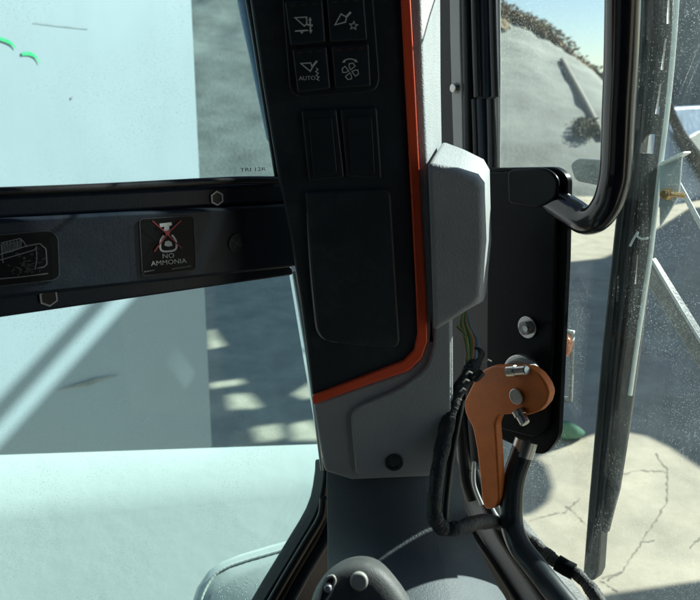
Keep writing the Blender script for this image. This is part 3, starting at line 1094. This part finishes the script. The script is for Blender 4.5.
# lower tube of the door
obj_ = thing('lower_rail', at(524, 447, PL), 'short bent black steel rail rising below the orange latch lever', 'rail')
lt = [(526, 442, .672), (521, 456, .672), (514, 478, .672), (511.5, 500, .672), (512, 524, .668), (519, 545, .655), (533, 564, .64), (552, 588, .615), (575, 616, .59)]
obj('tube', tube_px(lt, 0.0108, seg=28), M['railpaint'], obj_)
obj('worn_end', tube_px([(526.4, 440.5, .672), (524, 448, .672), (521.5, 456, .672)], 0.0110, seg=28), M['steel'], obj_)

# ------------------------------------------------------------------ orange latch
LT = PL.off(0.055)
la = thing('latch_lever', at(490, 510, LT), 'bright orange steel latch lever hanging from its bolted hub', 'lever')
lev = [(475, 379), (483, 370), (492, 366), (510, 366.5), (529, 367), (539, 374), (546, 384), (549, 393), (546.5, 403), (539, 411.5), (528, 415.5), (511, 414.5), (499, 415), (495, 424), (496.5, 445), (498, 470), (499.5, 500), (496, 508), (486, 510), (482, 503), (479.5, 474), (476.5, 448), (472.5, 428), (465, 413), (463.5, 402)]
obj('lever', slab(rnd(lev, 3, 3), LT, 0.010), M['orange'], la, bevel=0.0018, seg=3)
c0 = at(528, 391, LT.off(-0.017))
bm = NB()
bm2 = NB()
bm3 = NB()
disc(526, 381, 24, LT.off(-0.024), 0.0085, 36, bm)
disc(525, 375, 22, LT.off(-0.036), 0.007, 36, bm2)
disc(534, 386, 20, LT.off(-0.055), 0.021, 36, bm3)
obj('washer', bm, M['dulls'], la, bevel=0.001)
obj('washer', bm2, M['steel'], la, bevel=0.001)
obj('spindle', bm3, M['blackgloss'], la)
obj('pin', disc(517.5, 396, 8.2, LT, 0.003, 28), M['steel'], la, bevel=0.0008)
for a_, b_, rr in (((508, 371.5, .004), (527, 370, .004), .0052), ((517.5, 410, .004), (525.5, 424, .006), .0056)):
    pa = at(a_[0], a_[1], LT.off(a_[2]))
    pb = at(b_[0], b_[1], LT.off(b_[2]))
    ax_ = (pb - pa).normalized()
    bm = NB()
    sweep(bm, [pa, pa + ax_ * .0006, pa.lerp(pb, .4), pa.lerp(pb, .42), pb - ax_ * .0008, pb], [rr * .8, rr, rr, rr * .82, rr * .82, rr * .65], 16)
    obj('bolt', bm, M['steel'], la)

# door glass reflection modelled as solid: orange stub in a thin bright frame
kp = thing('door_reflection', at(565, 400, DOOR.off(-.05)), 'small orange glass reflection with a thin bright outline, modelled as solid pieces behind the door pane', 'glass reflection')
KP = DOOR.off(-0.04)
obj('patch', slab(rnd([(552, 334), (561, 331), (569, 341), (568, 353), (562, 360), (552, 358)], 3), KP, 0.008), M['orange'], kp, bevel=0.002)
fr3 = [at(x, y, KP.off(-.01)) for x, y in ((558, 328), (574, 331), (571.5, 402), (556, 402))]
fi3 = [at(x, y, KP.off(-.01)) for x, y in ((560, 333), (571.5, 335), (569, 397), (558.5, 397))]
obj('reflection_frame', holed(fr3, [fi3]), M['dulls'], kp, solid=0.004)

# ------------------------------------------------------------------ wiring
wl = thing('wiring_harness', at(440, 525, .56), 'black wiring loom with loose coloured wires running down beside the latch', 'wiring')
hp = [(478, 352, .625), (470, 372, .61), (458, 392, .60), (450, 412, .595), (444, 440, .59), (438, 470, .58), (434.5, 500, .575), (436, 520, .575), (446, 529, .58), (462, 527, .585), (480, 522, .625), (500, 523, .69), (522, 534, .71), (540, 549, .70), (556, 562, .685), (574, 572, .675), (590, 588, .66), (606, 612, .64)]
pts = catmull([tuple(at(*p)) for p in hp], 24)
rad = []
for i in range(len(pts)):
    t = i / len(pts)
    base_ = 0.0062
    rad.append(base_ + 0.0001 * (1 if i % 3 else -1) + 0.0005 * math.sin(i * 0.083) + 0.0004 * math.sin(i * 0.31 + 1) + random.uniform(-.00025, .00025))
bm = NB()
sweep(bm, pts, rad, 14)
obj('loom', bm, M['tape'], wl, sharp=60)
obj('loom', tube_px([(474, 345, .63), (468, 362, .62), (474, 378, .60), (482, 372, .60)], 0.0035), M['rubber'], wl)
bm = NB()
hp2 = [(p[0] + 7, p[1] + 3, p[2] - 0.002) for p in hp[3:9]]
obj('loom', tube_px([(462, 400, .60), (456, 430, .595), (450, 465, .59), (446, 500, .585), (445, 520, .582)], 0.0032), M['rubber'], wl)
for k, (m_, xx) in enumerate((('wyel', 0), ('wgrn', 3.5), ('wor', 6), ('wblue', 10))):
    o_ = (k - 1.5)
    obj('wire', tube_px([(464 + xx * .2, 312, .64), (462 + xx * 0.8, 324 + k, .635), (466 + xx * 1.05, 340, .625 + k * .003), (468 + xx * 0.75, 356, .615), (469 + xx * 0.5, 372, .612)], 0.0021), M[m_], wl)
obj('wire', tube_px([(457, 326, .63), (461, 330, .628), (466, 336, .624)], 0.0014), M['wyel'], wl)
bm = NB()
for x, y in ((469, 373), (466, 381), (463, 390), (458, 400), (488, 361)):
    sweep(bm, [at(x - 3, y + 1.5, .592), at(x, y - 1.5, .588), at(x + 3, y, .592)], 0.0009, 6)
obj('tie', bm, M['steel'], wl)
bm = NB()
pa = [at(*p) for p in ((557, 562.5, .684), (566, 568, .679), (574, 572, .675))]
obj('tape_band', sweep(bm, pa, 0.0080, 14), M['blackgloss'], wl)

# ------------------------------------------------------------------ joystick grip at the bottom
jy = thing('joystick', at(362, 660, .42), 'grey textured joystick grip with two buttons at the bottom edge', 'joystick')
out = [(300, 680), (305, 630), (309, 606), (314, 592), (323, 579), (336, 568), (350, 562), (362, 560), (376, 562), (388, 570), (398, 582), (410, 598), (424, 625), (436, 680)]
JP = vplane(362, 600, .42, 0)
JP = Plane(JP.p, Vector((0, -0.86, 0.5)))
o3 = [at(x, y, JP) for x, y in out]
cj = sum(o3, Vector()) / len(o3)
rings = []
for k, (s_, h) in enumerate(((0.90, -0.055), (0.99, -0.03), (1.0, -0.012), (0.975, -0.003), (0.92, 0.003), (0.80, 0.0062), (0.5, 0.0085))):
    rings.append([cj + (p - cj) * s_ + JP.n * h for p in o3])
bm = NB()
loft(bm, rings)
obj('grip', bm, M['knob'], jy, sub=1, sharp=80)
JT = JP.off(0.0045)
obj('button', disc(359, 581, 10, JT, 0.0045, 24, r2=8.6), M['knobbtn'], jy, bevel=0.0012)
s_ = obj('thumb_switch', slab(rnd([(318, 592), (325, 576), (333, 574), (337, 579), (333, 594), (325, 606), (315, 606)], 4), JT.off(0.001), 0.004), M['button'], jy, bevel=0.001)
bm = NB()
ov = rnd([(320, 594), (326, 578), (333, 575.5), (335.5, 580), (331, 594), (324, 604), (317, 606)], 4)
c = [tuple(at(x, y, JT.off(0.002))) for x, y in ov]
sweep(bm, c + [c[0]], 0.0009, 8)
obj('switch_rim', bm, M['knobbtn'], s_)
obj('switch_cap', disc(328, 588, 5, JT.off(0.001), 0.003, 18, r2=3.4), M['plate'], s_, bevel=0.0008)

# ------------------------------------------------------------------ wiper outside the door glass
wp = thing('windscreen_wiper', at(592, 580, DOOR.off(-.05)), 'long black windscreen wiper with slotted dusty arm outside the door glass', 'wiper')
WP = DOOR.off(-0.035)
obj('blade', slab([(642, -60), (655, -60), (648, 60), (641, 130), (631, 222), (619, 340), (609, 440), (601, 520), (597.5, 573), (594, 581), (587, 582), (582.5, 572), (588, 500), (594, 430), (602, 340), (614, 225), (628, 130), (636, 60)], WP, 0.016), M['rubber'], wp, bevel=0.003)
obj('blade_spine', tube_px([(x, y, depth(x, y, WP.off(.002))) for x, y in ((650, -60), (643, 70), (634, 150), (623, 240), (612, 350), (604, 440), (596, 530), (592, 572))], 0.0028), M['blackgloss'], wp)
W2 = WP.off(-0.006)
outer_ = [(655, -60), (676, -60), (672, 30), (665.5, 115), (656, 210), (642, 330), (630, 420), (619, 490), (613, 512), (608, 532), (602, 530), (609, 440), (620, 340), (632, 222), (643, 120), (650, 40)]
slots = [[(668, -20), (672.5, -20), (671, 24), (667, 24)], [(664.5, 38), (668.6, 38), (665, 70), (661, 70)], [(659.5, 83), (663.4, 83), (661, 114), (655.5, 114)], [(644, 140), (649, 134), (657, 134), (655, 154), (641, 153)],
         [(637, 254), (640, 254), (638, 284), (635, 284)]]
obj('arm', holed([at(x, y, W2) for x, y in outer_], [[at(x, y, W2) for x, y in h] for h in slots]), M['armsteel'], wp, solid=0.006)
obj('arm_edge', tube_px([(x, y, depth(x, y, WP)) for x, y in ((678.5, -60), (676, 10), (669.5, 90), (660, 170), (653, 232), (650, 258), (645, 290), (636, 352), (630, 395))], 0.0021), M['alu'], wp)
obj('bracket', slab([(659, 163), (677, 155), (682, 153), (678.5, 196), (668, 214), (659.5, 227)], WP.off(.006), 0.0025), M['plate'], wp, bevel=0.0006)
obj('bracket', slab([(656, 166), (660, 162.5), (683, 151.5), (684, 153.5), (661, 166)], WP.off(.012), 0.012), M['alu'], wp, bevel=0.0006)
obj('tab', slab(rnd([(570, 164), (578, 158), (604, 160), (650, 163), (650, 182), (598, 185.5), (575, 181)], [6, 5, 0, 0, 0, 0, 6]), WP.off(-.012), 0.006), M['dulls'], wp, bevel=0.0012)
bm = NB()
disc(668, 194, 7, WP.off(.0065), 0.006, 6, bm, r2=5.5)
b_ = obj('bolt', bm, M['brass'], wp, bevel=0.0008)
c = at(671, 194, WP.off(.012))
bm = NB()
sweep(bm, [c, c + Vector((0.010, -0.004, -0.001))], 0.0022, 12)
obj('bolt_tip', bm, M['brass'], b_)
bm = NB()
q = WP.off(.004)
c = [tuple(at(x, y, q)) for x, y in catmull([(630, 246), (634, 238), (638, 232), (637, 236), (642, 239), (648, 238)], 5)]
sweep(bm, c, 0.0011, 8)
obj('spring_clip', bm, M['alu'], wp)

# steel guard bars outside the glass
gb = thing('guard_bar', at(690, 350, DOOR.off(-.2)), 'flat grey steel guard bar slanting away right of the wiper, the wider one', 'guard bar', 'steel guard bars')
GB = DOOR.off(-0.16)
obj('bar', slab([(650, 258), (720, 370), (720, 398), (692, 358), (648, 286)], GB, 0.012), M['dulls'], gb, bevel=0.002)
obj('bar_edge', tube_px([(x, y, depth(x, y, GB.off(.002))) for x, y in ((651, 259), (685, 316), (722, 376))], 0.0016), M['alu'], gb)
g2 = thing('guard_bar', at(690, 210, DOOR.off(-.2)), 'thin pale steel guard bar slanting from the wiper bracket, the slim one', 'guard bar', 'steel guard bars')
obj('bar', tube_px([(x, y, depth(x, y, GB.off(.01))) for x, y in ((678, 183), (690, 205), (712, 246))], 0.0026), M['alu'], g2)

# ------------------------------------------------------------------ rest of the cab around the viewer
cb_ = thing('cab_shell', (0, -0.2, 0.6), 'dark cab shell of roof, rear wall and floor around the viewer', 'cab')
ud = Vector((math.cos(R(-52)), math.sin(R(-52)), 0))
us = Vector((math.cos(R(38)), math.sin(R(38)), 0))
cn = at(470, 300, DOOR)
cn.z = 0
cc = [cn + us * 0.0, cn + ud * 1.0, cn + ud * 1.0 - us * 1.5, cn - us * 1.5]
mid = sum(cc, Vector()) / 4
bm = NB()
loft(bm, [[p + Vector((0, 0, 2.22)) for p in cc], [p + Vector((0, 0, 2.30)) for p in cc]])
obj('roof', bm, M['black'], cb_)
bm = NB()
loft(bm, [[p + Vector((0, 0, 0.55)) for p in cc], [p + Vector((0, 0, 0.62)) for p in cc]])
obj('floor', bm, M['black'], cb_)
bm = NB()
a, b = cc[2], cc[3]
loft(bm, [[a + Vector((0, 0, .6)), b + Vector((0, 0, .6)), b + Vector((0, 0, 2.22)), a + Vector((0, 0, 2.22))], [p + Vector((0, 0, 0)) - us * 0.05 for p in (a + Vector((0, 0, .6)), b + Vector((0, 0, .6)), b + Vector((0, 0, 2.22)), a + Vector((0, 0, 2.22)))]])
obj('rear_wall', bm, M['black'], cb_)
bm = NB()
a, b = cc[1] - ud * 0.02, cc[2] - ud * 0.02
loft(bm, [[a + Vector((0, 0, .62)), b + Vector((0, 0, .62)), b + Vector((0, 0, 2.22)), a + Vector((0, 0, 2.22))], [p + ud * 0.05 for p in (a + Vector((0, 0, .62)), b + Vector((0, 0, .62)), b + Vector((0, 0, 2.22)), a + Vector((0, 0, 2.22)))]])
obj('side_wall', bm, M['black'], cb_)
for a, b, h_ in ((cc[3], cc[3] + us * 0.85, 2.2), (cc[3] + us * 0.85, cc[0], 1.02), (cc[0] - us * 0.02, cc[1], 1.02)):
    bm = NB()
    n_ = (b - a).cross(Vector((0, 0, 1))).normalized() * 0.03
    q_ = [a + Vector((0, 0, .62)), b + Vector((0, 0, .62)), b + Vector((0, 0, h_)), a + Vector((0, 0, h_))]
    loft(bm, [q_, [p - n_ for p in q_]])
    obj('lower_wall', bm, M['black'], cb_)
